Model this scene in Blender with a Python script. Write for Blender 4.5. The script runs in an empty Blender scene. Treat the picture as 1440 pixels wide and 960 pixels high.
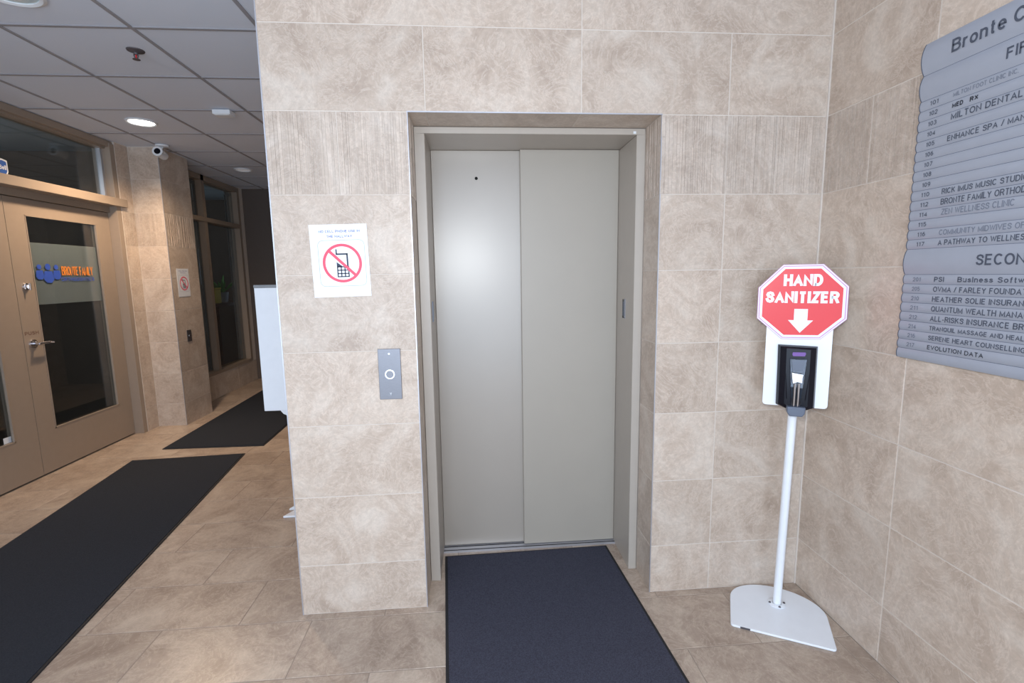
import bpy, bmesh, math, random
from mathutils import Matrix, Vector
random.seed(7)
PI = math.pi

# ---------------------------------------------------------------- camera
CAM = Vector((0.7645, -1.9636, 1.4336))
yaw, pit, rol, FPX = 0.077, -0.1372, -0.0145, 680.22
fw = Vector((math.sin(yaw)*math.cos(pit), math.cos(yaw)*math.cos(pit), math.sin(pit)))
rt0 = Vector((math.cos(yaw), -math.sin(yaw), 0)); up0 = rt0.cross(fw)
rt = math.cos(rol)*rt0 + math.sin(rol)*up0
up = -math.sin(rol)*rt0 + math.cos(rol)*up0
cd = bpy.data.cameras.new('camera'); cam = bpy.data.objects.new('camera', cd)
bpy.context.scene.collection.objects.link(cam)
cd.sensor_width = 36.0; cd.lens = FPX*36.0/1440.0; cd.clip_start = 0.02
M = Matrix(((rt.x, up.x, -fw.x, CAM.x), (rt.y, up.y, -fw.y, CAM.y), (rt.z, up.z, -fw.z, CAM.z), (0, 0, 0, 1)))
cam.matrix_world = M
bpy.context.scene.camera = cam
# ---------------------------------------------------------------- world
w = bpy.data.worlds.new('world'); bpy.context.scene.world = w; w.use_nodes = True
w.node_tree.nodes['Background'].inputs[0].default_value = (0.62, 0.78, 1.0, 1)
w.node_tree.nodes['Background'].inputs[1].default_value = 0.55
# ---------------------------------------------------------------- exposure
vs = bpy.context.scene.view_settings
vs.view_transform = 'Standard'; vs.look = 'None'; vs.gamma = 1; vs.use_curve_mapping = False; vs.exposure = 0.0
# ---------------------------------------------------------------- lights
def light(name, kind, loc, energy, color, rot=(0, 0, 0), **kw):
    l = bpy.data.lights.new(name, kind); l.energy = energy; l.color = color
    for k, v in kw.items(): setattr(l, k, v)
    o = bpy.data.objects.new(name, l); bpy.context.scene.collection.objects.link(o)
    o.location = loc; o.rotation_euler = rot
    return o
# the photographer's flash, just above the lens
light('camera_flash', 'POINT', CAM + Vector((-0.085, -0.02, 0.17)), 69, (0.96, 0.985, 1.0), shadow_soft_size=0.045)
# daylight from the glazed entrance behind the camera
light('entrance_daylight', 'AREA', (0.0, -3.9, 1.25), 120, (0.68, 0.82, 1.0), (PI/2, 0, 0), shape='RECTANGLE', size=4.0, size_y=2.2)

# ---------------------------------------------------------------- node helpers
def mat(name, col, rough=0.5, metal=0.0, var=0.05, scale=20, bump=0.0, bscale=200, spec=0.5, coat=0.0, aniso=None):
    m = bpy.data.materials.new(name); m.use_nodes = True; nt = m.node_tree; b = nt.nodes['Principled BSDF']
    tc = nt.nodes.new('ShaderNodeTexCoord')
    mp = nt.nodes.new('ShaderNodeMapping'); nt.links.new(tc.outputs['Object'], mp.inputs[0])
    if aniso: mp.inputs['Scale'].default_value = aniso
    n = nt.nodes.new('ShaderNodeTexNoise'); n.inputs['Scale'].default_value = scale; n.inputs['Detail'].default_value = 5
    nt.links.new(mp.outputs[0], n.inputs[0])
    r = nt.nodes.new('ShaderNodeValToRGB'); nt.links.new(n.outputs[0], r.inputs[0])
    r.color_ramp.elements[0].position = 0.3; r.color_ramp.elements[1].position = 0.7
    r.color_ramp.elements[0].color = [c*(1-var) for c in col]+[1]
    r.color_ramp.elements[1].color = [min(1, c*(1+var)) for c in col]+[1]
    nt.links.new(r.outputs[0], b.inputs['Base Color'])
    b.inputs['Roughness'].default_value = rough; b.inputs['Metallic'].default_value = metal
    b.inputs['Specular IOR Level'].default_value = spec; b.inputs['Coat Weight'].default_value = coat
    if bump:
        n2 = nt.nodes.new('ShaderNodeTexNoise'); n2.inputs['Scale'].default_value = bscale; n2.inputs['Detail'].default_value = 3
        nt.links.new(mp.outputs[0], n2.inputs[0])
        bp = nt.nodes.new('ShaderNodeBump'); bp.inputs['Strength'].default_value = bump; bp.inputs['Distance'].default_value = 0.002
        nt.links.new(n2.outputs[0], bp.inputs['Height']); nt.links.new(bp.outputs[0], b.inputs['Normal'])
    return m

def srgb(r, g, b):
    f = lambda c: (c/255/12.92) if c/255 <= 0.04045 else ((c/255+0.055)/1.055)**2.4
    return (f(r), f(g), f(b))

def stone(name, dark, mid, light_, rough=0.38, sc=1.0, tone=False):
    m = bpy.data.materials.new(name); m.use_nodes = True; nt = m.node_tree; L = nt.links; b = nt.nodes['Principled BSDF']
    tc = nt.nodes.new('ShaderNodeTexCoord'); oi = nt.nodes.new('ShaderNodeObjectInfo')
    mul = nt.nodes.new('ShaderNodeMath'); mul.operation = 'MULTIPLY'; mul.inputs[1].default_value = 37.0
    L.new(oi.outputs['Random'], mul.inputs[0])
    cmb = nt.nodes.new('ShaderNodeCombineXYZ'); L.new(mul.outputs[0], cmb.inputs[0]); L.new(mul.outputs[0], cmb.inputs[1]); L.new(mul.outputs[0], cmb.inputs[2])
    add = nt.nodes.new('ShaderNodeVectorMath'); add.operation = 'ADD'
    L.new(tc.outputs['Object'], add.inputs[0]); L.new(cmb.outputs[0], add.inputs[1])
    def noise(s, d, dist, rg=0.6):
        n = nt.nodes.new('ShaderNodeTexNoise'); n.inputs['Scale'].default_value = s*sc; n.inputs['Detail'].default_value = d
        n.inputs['Distortion'].default_value = dist; n.inputs['Roughness'].default_value = rg
        L.new(add.outputs[0], n.inputs[0]); return n
    n1 = noise(3.2, 10, 1.8, 0.66); n2 = noise(7, 9, 3.0, 0.72); n3 = noise(60, 5, 0.6, 0.7)
    r1 = nt.nodes.new('ShaderNodeValToRGB'); L.new(n1.outputs[0], r1.inputs[0])
    cr = r1.color_ramp; cr.elements[0].position = 0.33; cr.elements[1].position = 0.68
    cr.elements[0].color = (*dark, 1); cr.elements[1].color = (*light_, 1); e = cr.elements.new(0.5); e.color = (*mid, 1)
    # pale veins where the second noise crosses its middle
    sub = nt.nodes.new('ShaderNodeMath'); sub.operation = 'SUBTRACT'; sub.inputs[1].default_value = 0.5; L.new(n2.outputs[0], sub.inputs[0])
    ab = nt.nodes.new('ShaderNodeMath'); ab.operation = 'ABSOLUTE'; L.new(sub.outputs[0], ab.inputs[0])
    r2 = nt.nodes.new('ShaderNodeMapRange'); r2.inputs[1].default_value = 0.0; r2.inputs[2].default_value = 0.035; r2.inputs[3].default_value = 0.42; r2.inputs[4].default_value = 0.0
    L.new(ab.outputs[0], r2.inputs[0])
    mx = nt.nodes.new('ShaderNodeMix'); mx.data_type = 'RGBA'; L.new(r2.outputs[0], mx.inputs[0]); L.new(r1.outputs[0], mx.inputs[6])
    mx.inputs[7].default_value = (*[min(1, c*1.12+0.02) for c in light_], 1)
    # fine mottling
    r3 = nt.nodes.new('ShaderNodeMapRange'); r3.inputs[1].default_value = 0.3; r3.inputs[2].default_value = 0.7; r3.inputs[3].default_value = 0.88; r3.inputs[4].default_value = 1.08
    L.new(n3.outputs[0], r3.inputs[0])
    hs = nt.nodes.new('ShaderNodeHueSaturation'); L.new(mx.outputs[2], hs.inputs['Color'])
    rv = nt.nodes.new('ShaderNodeMapRange'); rv.inputs[3].default_value = 0.94; rv.inputs[4].default_value = 1.05; L.new(oi.outputs['Random'], rv.inputs[0])
    mm = nt.nodes.new('ShaderNodeMath'); mm.operation = 'MULTIPLY'; L.new(r3.outputs[0], mm.inputs[0]); L.new(rv.outputs[0], mm.inputs[1])
    src = mm
    if tone:
        at = nt.nodes.new('ShaderNodeAttribute'); at.attribute_name = 'tone'
        m3 = nt.nodes.new('ShaderNodeMath'); m3.operation = 'MULTIPLY'; L.new(mm.outputs[0], m3.inputs[0]); L.new(at.outputs['Fac'], m3.inputs[1]); src = m3
    L.new(src.outputs[0], hs.inputs['Value'])
    L.new(hs.outputs[0], b.inputs['Base Color'])
    b.inputs['Roughness'].default_value = rough; b.inputs['Specular IOR Level'].default_value = 0.45
    bp = nt.nodes.new('ShaderNodeBump'); bp.inputs['Strength'].default_value = 0.12; bp.inputs['Distance'].default_value = 0.001
    L.new(n2.outputs[0], bp.inputs['Height']); L.new(bp.outputs[0], b.inputs['Normal'])
    return m

def glass(name, tint=(0.8, 0.84, 0.84), refl=1.0):
    m = bpy.data.materials.new(name); m.use_nodes = True; nt = m.node_tree; nt.nodes.remove(nt.nodes['Principled BSDF'])
    o = nt.nodes['Material Output']; mx = nt.nodes.new('ShaderNodeMixShader'); fr = nt.nodes.new('ShaderNodeFresnel'); fr.inputs[0].default_value = 1.52
    t = nt.nodes.new('ShaderNodeBsdfTransparent'); t.inputs[0].default_value = (*tint, 1)
    g = nt.nodes.new('ShaderNodeBsdfGlossy'); g.inputs['Roughness'].default_value = 0.02; g.inputs[0].default_value = (refl, refl, refl, 1)
    gm = nt.nodes.new('ShaderNodeNewGeometry'); mr = nt.nodes.new('ShaderNodeMapRange'); mr.inputs[3].default_value = 1.52; mr.inputs[4].default_value = 1/1.52
    nt.links.new(gm.outputs['Backfacing'], mr.inputs[0]); nt.links.new(mr.outputs[0], fr.inputs[0])
    nt.links.new(fr.outputs[0], mx.inputs[0]); nt.links.new(t.outputs[0], mx.inputs[1]); nt.links.new(g.outputs[0], mx.inputs[2]); nt.links.new(mx.outputs[0], o.inputs[0])
    return m

def emit(name, col, s):
    m = bpy.data.materials.new(name); m.use_nodes = True; b = m.node_tree.nodes['Principled BSDF']
    b.inputs['Base Color'].default_value = (*col, 1); b.inputs['Emission Color'].default_value = (*col, 1); b.inputs['Emission Strength'].default_value = s
    return m

TILE = stone('porcelain_tile', srgb(174, 156, 141), srgb(189, 172, 157), srgb(204, 191, 178))
TILE_R = TILE
TILE_F = stone('floor_tile', srgb(150, 132, 118), srgb(171, 153, 138), srgb(192, 176, 160), rough=0.33)
MOSAIC = stone('mosaic_stone', srgb(176, 159, 145), srgb(189, 173, 159), srgb(203, 190, 178), tone=True, rough=0.5)
GROUT = mat('grout', srgb(206, 196, 186), 0.9, var=0.04, bump=0.2)
GROUT_F = mat('floor_grout', srgb(152, 138, 126), 0.9, var=0.04)
ALU = mat('aluminium_trim', srgb(188, 188, 194), 0.35, 0.6, var=0.02)
PAINT = mat('elevator_paint', srgb(163, 154, 144), 0.34, 0.0, var=0.012, scale=6, spec=0.85)
PAINT_R = mat('elevator_paint_low_gloss', srgb(164, 156, 145), 0.42, 0.0, var=0.012, scale=6, spec=0.5)  # same paint with gloss lowered so the flash highlight stays on the left panel
FRAMEP = mat('frame_paint', srgb(176, 167, 157), 0.36, 0.0, var=0.015, spec=0.5)
DOORP = mat('storefront_paint', srgb(150, 135, 121), 0.42, 0.0, var=0.02)
STEEL = mat('brushed_steel', srgb(128, 128, 133), 0.42, 0.9, var=0.08, scale=60, aniso=(1, 1, 30))
CHROME = mat('chrome', srgb(215, 215, 220), 0.12, 1.0, var=0.02)
WHITE = mat('white_powder_coat', srgb(232, 236, 242), 0.35, 0.0, var=0.015)
WPLAST = mat('white_plastic', srgb(225, 228, 232), 0.4, 0.0, var=0.01)
PAPER = mat('glossy_paper', srgb(226, 230, 236), 0.25, 0.0, var=0.01)
RED = mat('red_print', srgb(220, 22, 30), 0.3, var=0.01)
REDP = mat('pink_red_ink', srgb(225, 70, 96), 0.4, var=0.03)
NAVYI = mat('dark_navy_ink', srgb(28, 36, 62), 0.5, var=0.03)
BLUEI = mat('faded_blue_ink', srgb(72, 80, 150), 0.5, var=0.05)
GREYL = mat('grey_ink_line', srgb(150, 162, 182), 0.5, var=0.03)
MAGL = mat('magenta_edge_line', srgb(196, 120, 190), 0.4, var=0.03)
BLACKP = mat('black_plastic', srgb(15, 15, 24), 0.2, spec=0.25, var=0.05)
DGREYP = mat('slate_plastic', srgb(92, 100, 116), 0.35, var=0.05)
PURPLE = mat('purple_label', srgb(110, 70, 150), 0.4, var=0.05)
SILVER = mat('directory_silver', srgb(160, 165, 177), 0.38, 0.15, var=0.02)
SIGNEDGE = mat('directory_edge', srgb(84, 92, 110), 0.5, var=0.04)
INK1 = mat('charcoal_lettering', srgb(72, 78, 92), 0.6, var=0.04)
INK2 = mat('faded_lettering', srgb(112, 118, 132), 0.6, var=0.04)
INK3 = mat('black_lettering', srgb(38, 42, 52), 0.6, var=0.04)
CARPET_N = mat('navy_carpet', srgb(66, 67, 79), 0.95, var=0.30, scale=260, bump=1.0, bscale=420, spec=0.1)
CARPET_B = mat('charcoal_carpet', srgb(49, 52, 59), 0.95, var=0.18, scale=260, bump=0.8, bscale=420, spec=0.1)
RUBBER = mat('rubber_edge', srgb(28, 28, 32), 0.7, var=0.05)
CEIL = mat('ceiling_tile_board', srgb(212, 219, 232), 0.95, var=0.02, scale=300, bump=0.25, bscale=500)
GRID = mat('ceiling_grid_metal', srgb(150, 149, 154), 0.6, var=0.02)
DARKW = mat('dark_brown_paint', srgb(92, 82, 76), 0.7, var=0.03)
OFFW = mat('office_wall_paint', srgb(88, 78, 70), 0.8, var=0.03)
OFFC = mat('office_ceiling_paint', srgb(150, 160, 165), 0.9, var=0.03)
OFFF = mat('office_floor_carpet', srgb(60, 45, 34), 0.9, var=0.1)
DESKW = mat('dark_wood', srgb(70, 44, 30), 0.4, var=0.25, scale=8, aniso=(1, 8, 1))
FROST = mat('frosted_film', srgb(160, 168, 172), 0.55, var=0.02)
ORANGE = mat('orange_vinyl', srgb(226, 138, 52), 0.5, var=0.03)
BLUEV = mat('blue_vinyl', srgb(52, 84, 178), 0.5, var=0.05)
BADGE = mat('badge_blue', srgb(18, 84, 168), 0.4, var=0.03)
YELLOW = mat('yellow_plastic', srgb(214, 196, 40), 0.5, var=0.05)
GREEN = mat('green_leafy', srgb(90, 150, 70), 0.6, var=0.2)
PBLUE = mat('pale_blue_board', srgb(150, 170, 190), 0.6, var=0.05)
GREYM = mat('grey_blind_fabric', srgb(138, 142, 146), 0.7, var=0.05)
PUSHI = mat('brown_lettering', srgb(104, 72, 56), 0.6, var=0.03)
HOLE = mat('dark_hole', srgb(12, 12, 14), 0.9, var=0.02)
DIFF = mat('lens_glass', srgb(196, 216, 222), 0.15, var=0.02)
RUST = mat('scuffed_metal', srgb(96, 92, 96), 0.6, 0.5, var=0.2)
PGLASS = glass('clear_glass', (0.80, 0.82, 0.82)); CLEARP = glass('clear_plastic', (0.72, 0.76, 0.84))
LAMP = emit('lamp_lens', (1.0, 0.97, 0.92), 9.0)
DIM = emit('dim_lamp_lens', (0.95, 0.95, 1.0), 0.12)

# ---------------------------------------------------------------- geometry helpers
COL = bpy.context.scene.collection
def bx(bm, x0, x1, y0, y1, z0, z1, mi=0):
    v = [bm.verts.new(p) for p in ((x0, y0, z0), (x1, y0, z0), (x1, y1, z0), (x0, y1, z0), (x0, y0, z1), (x1, y0, z1), (x1, y1, z1), (x0, y1, z1))]
    fs = []
    for q in ((3, 2, 1, 0), (4, 5, 6, 7), (0, 1, 5, 4), (1, 2, 6, 5), (2, 3, 7, 6), (3, 0, 4, 7)):
        fs.append(bm.faces.new([v[i] for i in q]))
    return fs
def bevel(bm, wd, seg=2):
    bmesh.ops.remove_doubles(bm, verts=bm.verts, dist=1e-6)
    bmesh.ops.bevel(bm, geom=[e for e in bm.edges if len(e.link_faces) == 2 and e.calc_face_angle(0) > 0.6], offset=wd, segments=seg, affect='EDGES', profile=0.5)
def prism(bm, pts, y0, y1):                      # outline in (x, z), extruded along y (front = y0)
    a = [bm.verts.new((x, y0, z)) for x, z in pts]; b = [bm.verts.new((x, y1, z)) for x, z in pts]
    n = len(pts)
    bm.faces.new(a); bm.faces.new(list(reversed(b)))
    for i in range(n): bm.faces.new((a[i], b[i], b[(i+1) % n], a[(i+1) % n]))
def slab(bm, pts, z0, z1):                       # outline in (x, y), extruded along z
    a = [bm.verts.new((x, y, z0)) for x, y in pts]; b = [bm.verts.new((x, y, z1)) for x, y in pts]
    n = len(pts); bm.faces.new(list(reversed(a))); bm.faces.new(b)
    for i in range(n): bm.faces.new((a[i], a[(i+1) % n], b[(i+1) % n], b[i]))
def tube(bm, p0, p1, r0, r1=None, n=20, caps=True):
    r1 = r0 if r1 is None else r1
    p0, p1 = Vector(p0), Vector(p1); d = (p1-p0).normalized()
    a = d.orthogonal().normalized(); b = d.cross(a)
    A = [bm.verts.new(p0+r0*(math.cos(t)*a+math.sin(t)*b)) for t in [2*PI*i/n for i in range(n)]]
    B = [bm.verts.new(p1+r1*(math.cos(t)*a+math.sin(t)*b)) for t in [2*PI*i/n for i in range(n)]]
    for i in range(n): bm.faces.new((A[i], A[(i+1) % n], B[(i+1) % n], B[i]))
    if caps: bm.faces.new(list(reversed(A))); bm.faces.new(B)
def lathe(bm, prof, n=28, c=(0, 0, 0)):          # prof (r, z) about z
    rings = []
    for r, z in prof:
        rings.append([bm.verts.new((c[0]+r*math.cos(2*PI*i/n), c[1]+r*math.sin(2*PI*i/n), c[2]+z)) for i in range(n)] if r > 1e-6 else [bm.verts.new((c[0], c[1], c[2]+z))])
    for A, B in zip(rings, rings[1:]):
        for i in range(n):
            j = (i+1) % n
            if len(A) == 1 and len(B) == 1: break
            if len(A) == 1: bm.faces.new((A[0], B[j], B[i]))
            elif len(B) == 1: bm.faces.new((A[i], A[j], B[0]))
            else: bm.faces.new((A[i], A[j], B[j], B[i]))
def ring(bm, cx, cz, r0, r1, y0, y1, n=40):
    for i in range(n):
        t0, t1 = 2*PI*i/n, 2*PI*(i+1)/n
        P = [(cx+r*math.cos(t), cz+r*math.sin(t)) for r, t in ((r0, t0), (r1, t0), (r1, t1), (r0, t1))]
        v0 = [bm.verts.new((x, y0, z)) for x, z in P]; v1 = [bm.verts.new((x, y1, z)) for x, z in P]
        bm.faces.new(v0); bm.faces.new((v0[1], v1[1], v1[2], v0[2])); bm.faces.new((v0[3], v0[0], v1[0], v1[3])[::-1])
    bmesh.ops.remove_doubles(bm, verts=bm.verts, dist=1e-6)
def obj(name, bm, m, parent=None, smooth=False):
    bmesh.ops.recalc_face_normals(bm, faces=bm.faces)
    me = bpy.data.meshes.new(name); bm.to_mesh(me); bm.free(); me.materials.append(m)
    if smooth:
        for p in me.polygons: p.use_smooth = True
        try: me.set_sharp_from_angle(angle=0.7)
        except Exception: pass
    o = bpy.data.objects.new(name, me); COL.objects.link(o)
    if parent: o.parent = parent
    return o
def box(name, m, parent, x0, x1, y0, y1, z0, z1, bev=0.0):
    bm = bmesh.new(); bx(bm, x0, x1, y0, y1, z0, z1)
    if bev: bevel(bm, bev)
    return obj(name, bm, m, parent)
def thing(name, label, cat, loc=(0, 0, 0), rz=0, group=None):
    o = bpy.data.objects.new(name, None); COL.objects.link(o); o.location = loc; o.rotation_euler = (0, 0, rz)
    o.empty_display_size = 0.1
    o['label'] = label; o['category'] = cat
    if group: o['group'] = group
    return o
def tag(o, label, cat, group=None):
    o['label'] = label; o['category'] = cat
    if group: o['group'] = group
    return o
def struct(o): o['kind'] = 'structure'; return o
def strempty(name, loc=(0, 0, 0)):
    o = bpy.data.objects.new(name, None); COL.objects.link(o); o.location = loc; o['kind'] = 'structure'; return o

def _arc(cx, cy, rx, ry, a0, a1, n=9):
    return [(cx+rx*math.cos(math.radians(a0+(a1-a0)*i/n)), cy+ry*math.sin(math.radians(a0+(a1-a0)*i/n))) for i in range(n+1)]
_S = [(.53, .77), (.47, .92), (.28, 1), (.09, .92), (.03, .76), (.11, .61), (.28, .54), (.46, .45), (.55, .27), (.47, .08), (.28, 0), (.08, .08), (0, .25)]
_s = [(.38, .52), (.33, .62), (.2, .68), (.06, .62), (.03, .51), (.09, .41), (.2, .36), (.33, .3), (.4, .18), (.34, .06), (.2, 0), (.05, .06), (0, .17)]
# upright sans capitals, figures and the few small letters needed, as centre lines: advance width, strokes
GLY = {
 'A': (.64, [[(0, 0), (.32, 1), (.64, 0)], [(.11, .30), (.53, .30)]]),
 'B': (.56, [[(0, 0), (0, 1), (.28, 1)]+_arc(.30, .77, .22, .23, 90, -90, 7)+[(0, .54)], [(.28, .54)]+_arc(.32, .27, .24, .27, 90, -90, 8)+[(0, 0)]]),
 'C': (.62, [_arc(.32, .5, .32, .5, 42, 318, 16)]),
 'D': (.60, [[(0, 0), (0, 1), (.24, 1)]+_arc(.26, .5, .34, .5, 90, -90, 12)+[(-.001, 0)]]),
 'E': (.50, [[(.50, 1), (0, 1), (0, 0), (.50, 0)], [(0, .53), (.46, .53)]]),
 'F': (.48, [[(.48, 1), (0, 1), (0, 0)], [(0, .51), (.42, .51)]]),
 'G': (.64, [_arc(.33, .5, .33, .5, 45, 300, 16)+[(.63, .13), (.63, .47), (.36, .47)]]),
 'H': (.58, [[(0, 0), (0, 1)], [(.58, 0), (.58, 1)], [(0, .53), (.58, .53)]]),
 'I': (.0, [[(0, 0), (0, 1)]]),
 'J': (.42, [[(.42, 1), (.42, .25)]+_arc(.21, .24, .21, .24, 0, -180, 8)]),
 'K': (.58, [[(0, 0), (0, 1)], [(.54, 1), (.0, .40)], [(.19, .60), (.58, 0)]]),
 'L': (.47, [[(0, 1), (0, 0), (.47, 0)]]),
 'M': (.70, [[(0, 0), (0, 1), (.35, .08), (.70, 1), (.70, 0)]]),
 'N': (.58, [[(0, 0), (0, 1), (.58, 0), (.58, 1)]]),
 'O': (.68, [_arc(.34, .5, .34, .5, 90, 450, 22)]),
 'P': (.54, [[(0, 0), (0, 1), (.28, 1)]+_arc(.29, .73, .25, .27, 90, -90, 8)+[(0, .46)]]),
 'Q': (.68, [_arc(.34, .5, .34, .5, 90, 450, 22), [(.42, .25), (.66, .0)]]),
 'R': (.58, [[(0, 0), (0, 1), (.30, 1)]+_arc(.31, .75, .25, .25, 90, -90, 8)+[(0, .50)], [(.34, .50), (.56, .0)]]),
 'S': (.55, [_S]), 'T': (.56, [[(0, 1), (.56, 1)], [(.28, 1), (.28, 0)]]),
 'U': (.58, [[(0, 1), (0, .3)]+_arc(.29, .29, .29, .29, 180, 360, 10)+[(.58, 1)]]),
 'V': (.62, [[(0, 1), (.31, 0), (.62, 1)]]), 'W': (.90, [[(0, 1), (.23, 0), (.45, .95), (.67, 0), (.90, 1)]]),
 'X': (.58, [[(0, 1), (.58, 0)], [(.58, 1), (0, 0)]]), 'Y': (.60, [[(0, 1), (.30, .45), (.60, 1)], [(.30, .45), (.30, 0)]]),
 'Z': (.54, [[(0, 1), (.54, 1), (0, 0), (.54, 0)]]),
 '0': (.46, [_arc(.23, .5, .23, .5, 90, 450, 18)]), '1': (.24, [[(0, .78), (.20, 1), (.20, 0)]]),
 '2': (.46, [_arc(.23, .74, .22, .26, 170, -20, 9)+[(.40, .52), (0, 0), (.47, 0)]]),
 '3': (.46, [_arc(.22, .76, .21, .24, 160, -80, 9)+[(.18, .53)], [(.18, .53)]+_arc(.22, .27, .24, .27, 88, -155, 10)]),
 '4': (.50, [[(.50, .25), (0, .25), (.36, 1), (.36, 0)]]),
 '5': (.46, [[(.43, 1), (.07, 1), (.03, .50)]+_arc(.22, .32, .24, .32, 135, -150, 12)]),
 '6': (.46, [_arc(.23, .31, .22, .31, 0, 360, 16), _arc(.27, .45, .26, .55, 70, 190, 8)]),
 '7': (.46, [[(0, 1), (.46, 1), (.16, 0)]]),
 '8': (.46, [_arc(.23, .77, .19, .23, 0, 360, 16), _arc(.23, .27, .23, .27, 0, 360, 16)]),
 '9': (.46, [_arc(.23, .69, .22, .31, 0, 360, 16), _arc(.19, .55, .26, .55, -110, 10, 8)]),
 '-': (.26, [[(0, .38), (.26, .38)]]), '/': (.30, [[(0, 0), (.30, 1)]]), '.': (.0, [[(0, 0), (0, .02)]]),
 'o': (.44, [_arc(.22, .34, .22, .34, 90, 450, 16)]), 'r': (.24, [[(0, 0), (0, .68)], [(0, .42), (.06, .60), (.16, .67), (.26, .67)]]),
 'n': (.40, [[(0, 0), (0, .68)], [(0, .46)]+_arc(.20, .46, .20, .22, 150, 0, 7)+[(.40, 0)]]),
 'u': (.40, [[(.40, .68), (.40, 0)], [(0, .68), (0, .22)]+_arc(.20, .22, .20, .22, 180, 330, 7)+[(.40, .24)]]),
 't': (.24, [[(.11, .92), (.11, .12), (.15, .01), (.26, 0)], [(0, .68), (.25, .68)]]),
 'e': (.44, [[(.02, .36), (.43, .36)]+_arc(.22, .34, .21, .34, 10, 320, 14)]),
 's': (.40, [_s]), 'i': (.0, [[(0, 0), (0, .68)], [(0, .90), (0, 1.0)]]), 'l': (.0, [[(0, 0), (0, 1)]]),
 'f': (.24, [[(.11, 0), (.11, .86), (.16, .98), (.28, 1)], [(0, .68), (.26, .68)]]),
 'w': (.60, [[(0, .68), (.16, 0), (.30, .62), (.44, 0), (.60, .68)]]),
 'a': (.40, [_arc(.20, .50, .19, .18, 160, 0, 6)+[(.39, 0)], [(.39, .38), (.16, .38), (.03, .30), (0, .18), (.05, .04), (.17, 0), (.30, .05), (.39, .18)]]),
}
def lettering(name, body, m, parent, origin, ax, ay, height=None, width=None, bold=0.0, shear=0.0, thick=0.0006, anchor='left'):
    """printed letters drawn as mitred strokes: origin = baseline start, ax / ay = directions of the text's x and y"""
    H = height; t = (0.155+bold)*H; tr = 0.11*H+t        # stroke width, distance between centre lines of neighbours
    adv = [GLY[c][0]*H if c != ' ' else 0.16*H for c in body]
    raw = sum(adv); k = 1.0
    if width:                                            # squeeze glyphs and gaps to the wanted width
        k = (width-t)/(raw+tr*(len(body)-1))
        if k < 1:
            t *= max(0.62, k**0.7); tr = 0.11*H+t; k = (width-t)/(raw+tr*(len(body)-1))
    total = (raw+tr*(len(body)-1))*k+t
    x0 = t/2-(total/2 if anchor == 'center' else 0)
    ax, ay = Vector(ax), Vector(ay); az = ax.cross(ay); o0 = Vector(origin)
    bm = bmesh.new()
    lift = [0.0]
    def P(x, y): return bm.verts.new(o0+ax*(x+shear*y)+ay*y+az*(thick+lift[0]))
    for c, w_ in zip(body, adv):
        if c != ' ':
            sx = H*k; sy = H-t
            tv = min(t, 0.22*sx) if k < 0.75 else t
            for si, st in enumerate(GLY[c][1]):
                lift[0] = 0.00004*si
                pts = [(x0+px*sx, t/2+py*sy) for px, py in st]
                L = []
                closed = len(pts) > 4 and math.hypot(pts[0][0]-pts[-1][0], pts[0][1]-pts[-1][1]) < 1e-6
                for i, p in enumerate(pts):
                    q0 = pts[i-1] if i else (pts[-2] if closed else None); q1 = pts[i+1] if i < len(pts)-1 else (pts[1] if closed else None)
                    def nrm(a, b):
                        dx, dy = b[0]-a[0], b[1]-a[1]; l = math.hypot(dx, dy) or 1; return (-dy/l, dx/l)
                    n0 = nrm(q0, p) if q0 else None; n1 = nrm(p, q1) if q1 else None
                    if n0 is None or n1 is None:
                        n = n0 or n1; d = 1.0; e_ = t/2 if abs(n[0]) > 0.9 or abs(n[1]) < 0.05 else 0.0
                        dirx, diry = n[1], -n[0]
                        if abs(diry) < 0.3: e_ = 0.0
                        sg_ = 1 if q1 is None else -1
                        p = (p[0]+dirx*e_*sg_, p[1]+diry*e_*sg_)
                    else:
                        mx_, my_ = n0[0]+n1[0], n0[1]+n1[1]; l = math.hypot(mx_, my_) or 1e-6
                        n = (mx_/l, my_/l); d = min(2.6, 1/max(0.2, n[0]*n0[0]+n[1]*n0[1]))
                    h_ = t/2*d; cl = lambda yy: min(max(yy, 0.0), H)
                    L.append(((p[0]+n[0]*h_, cl(p[1]+n[1]*h_)), (p[0]-n[0]*h_, cl(p[1]-n[1]*h_))))
                V = [(P(*a), P(*b)) for a, b in L]
                for (a, b), (c2, d2_) in zip(V, V[1:]):
                    try: bm.faces.new((a, b, d2_, c2))
                    except ValueError: pass
        x0 += (w_+tr)*k
    bm.normal_update()
    for f in bm.faces:
        if f.normal.dot(az) < 0: f.normal_flip()
    me = bpy.data.meshes.new(name); bm.to_mesh(me); bm.free(); me.materials.append(m)
    o = bpy.data.objects.new(name, me); COL.objects.link(o)
    if parent: o.parent = parent
    return o

# ---------------------------------------------------------------- tiles
GAP = 0.0036
_tm = {}
def tile_mesh(wd, h, m, dep=0.0012, thick=0.007):
    k = (round(wd, 4), round(h, 4), m.name)
    if k in _tm: return _tm[k]
    bm = bmesh.new(); a, b = wd/2-GAP/2, h/2-GAP/2; c = 0.0011
    R = [[bm.verts.new((sx*(a-i), y, sz*(b-i))) for sx, sz in ((-1, -1), (1, -1), (1, 1), (-1, 1))] for i, y in ((c, 0), (0, dep), (0, thick))]
    bm.faces.new(R[0])
    for A, B in zip(R, R[1:]):
        for i in range(4): bm.faces.new((A[i], B[i], B[(i+1) % 4], A[(i+1) % 4]))
    bmesh.ops.recalc_face_normals(bm, faces=bm.faces)
    me = bpy.data.meshes.new('tile'); bm.to_mesh(me); bm.free(); me.materials.append(m)
    _tm[k] = me; return me
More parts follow.
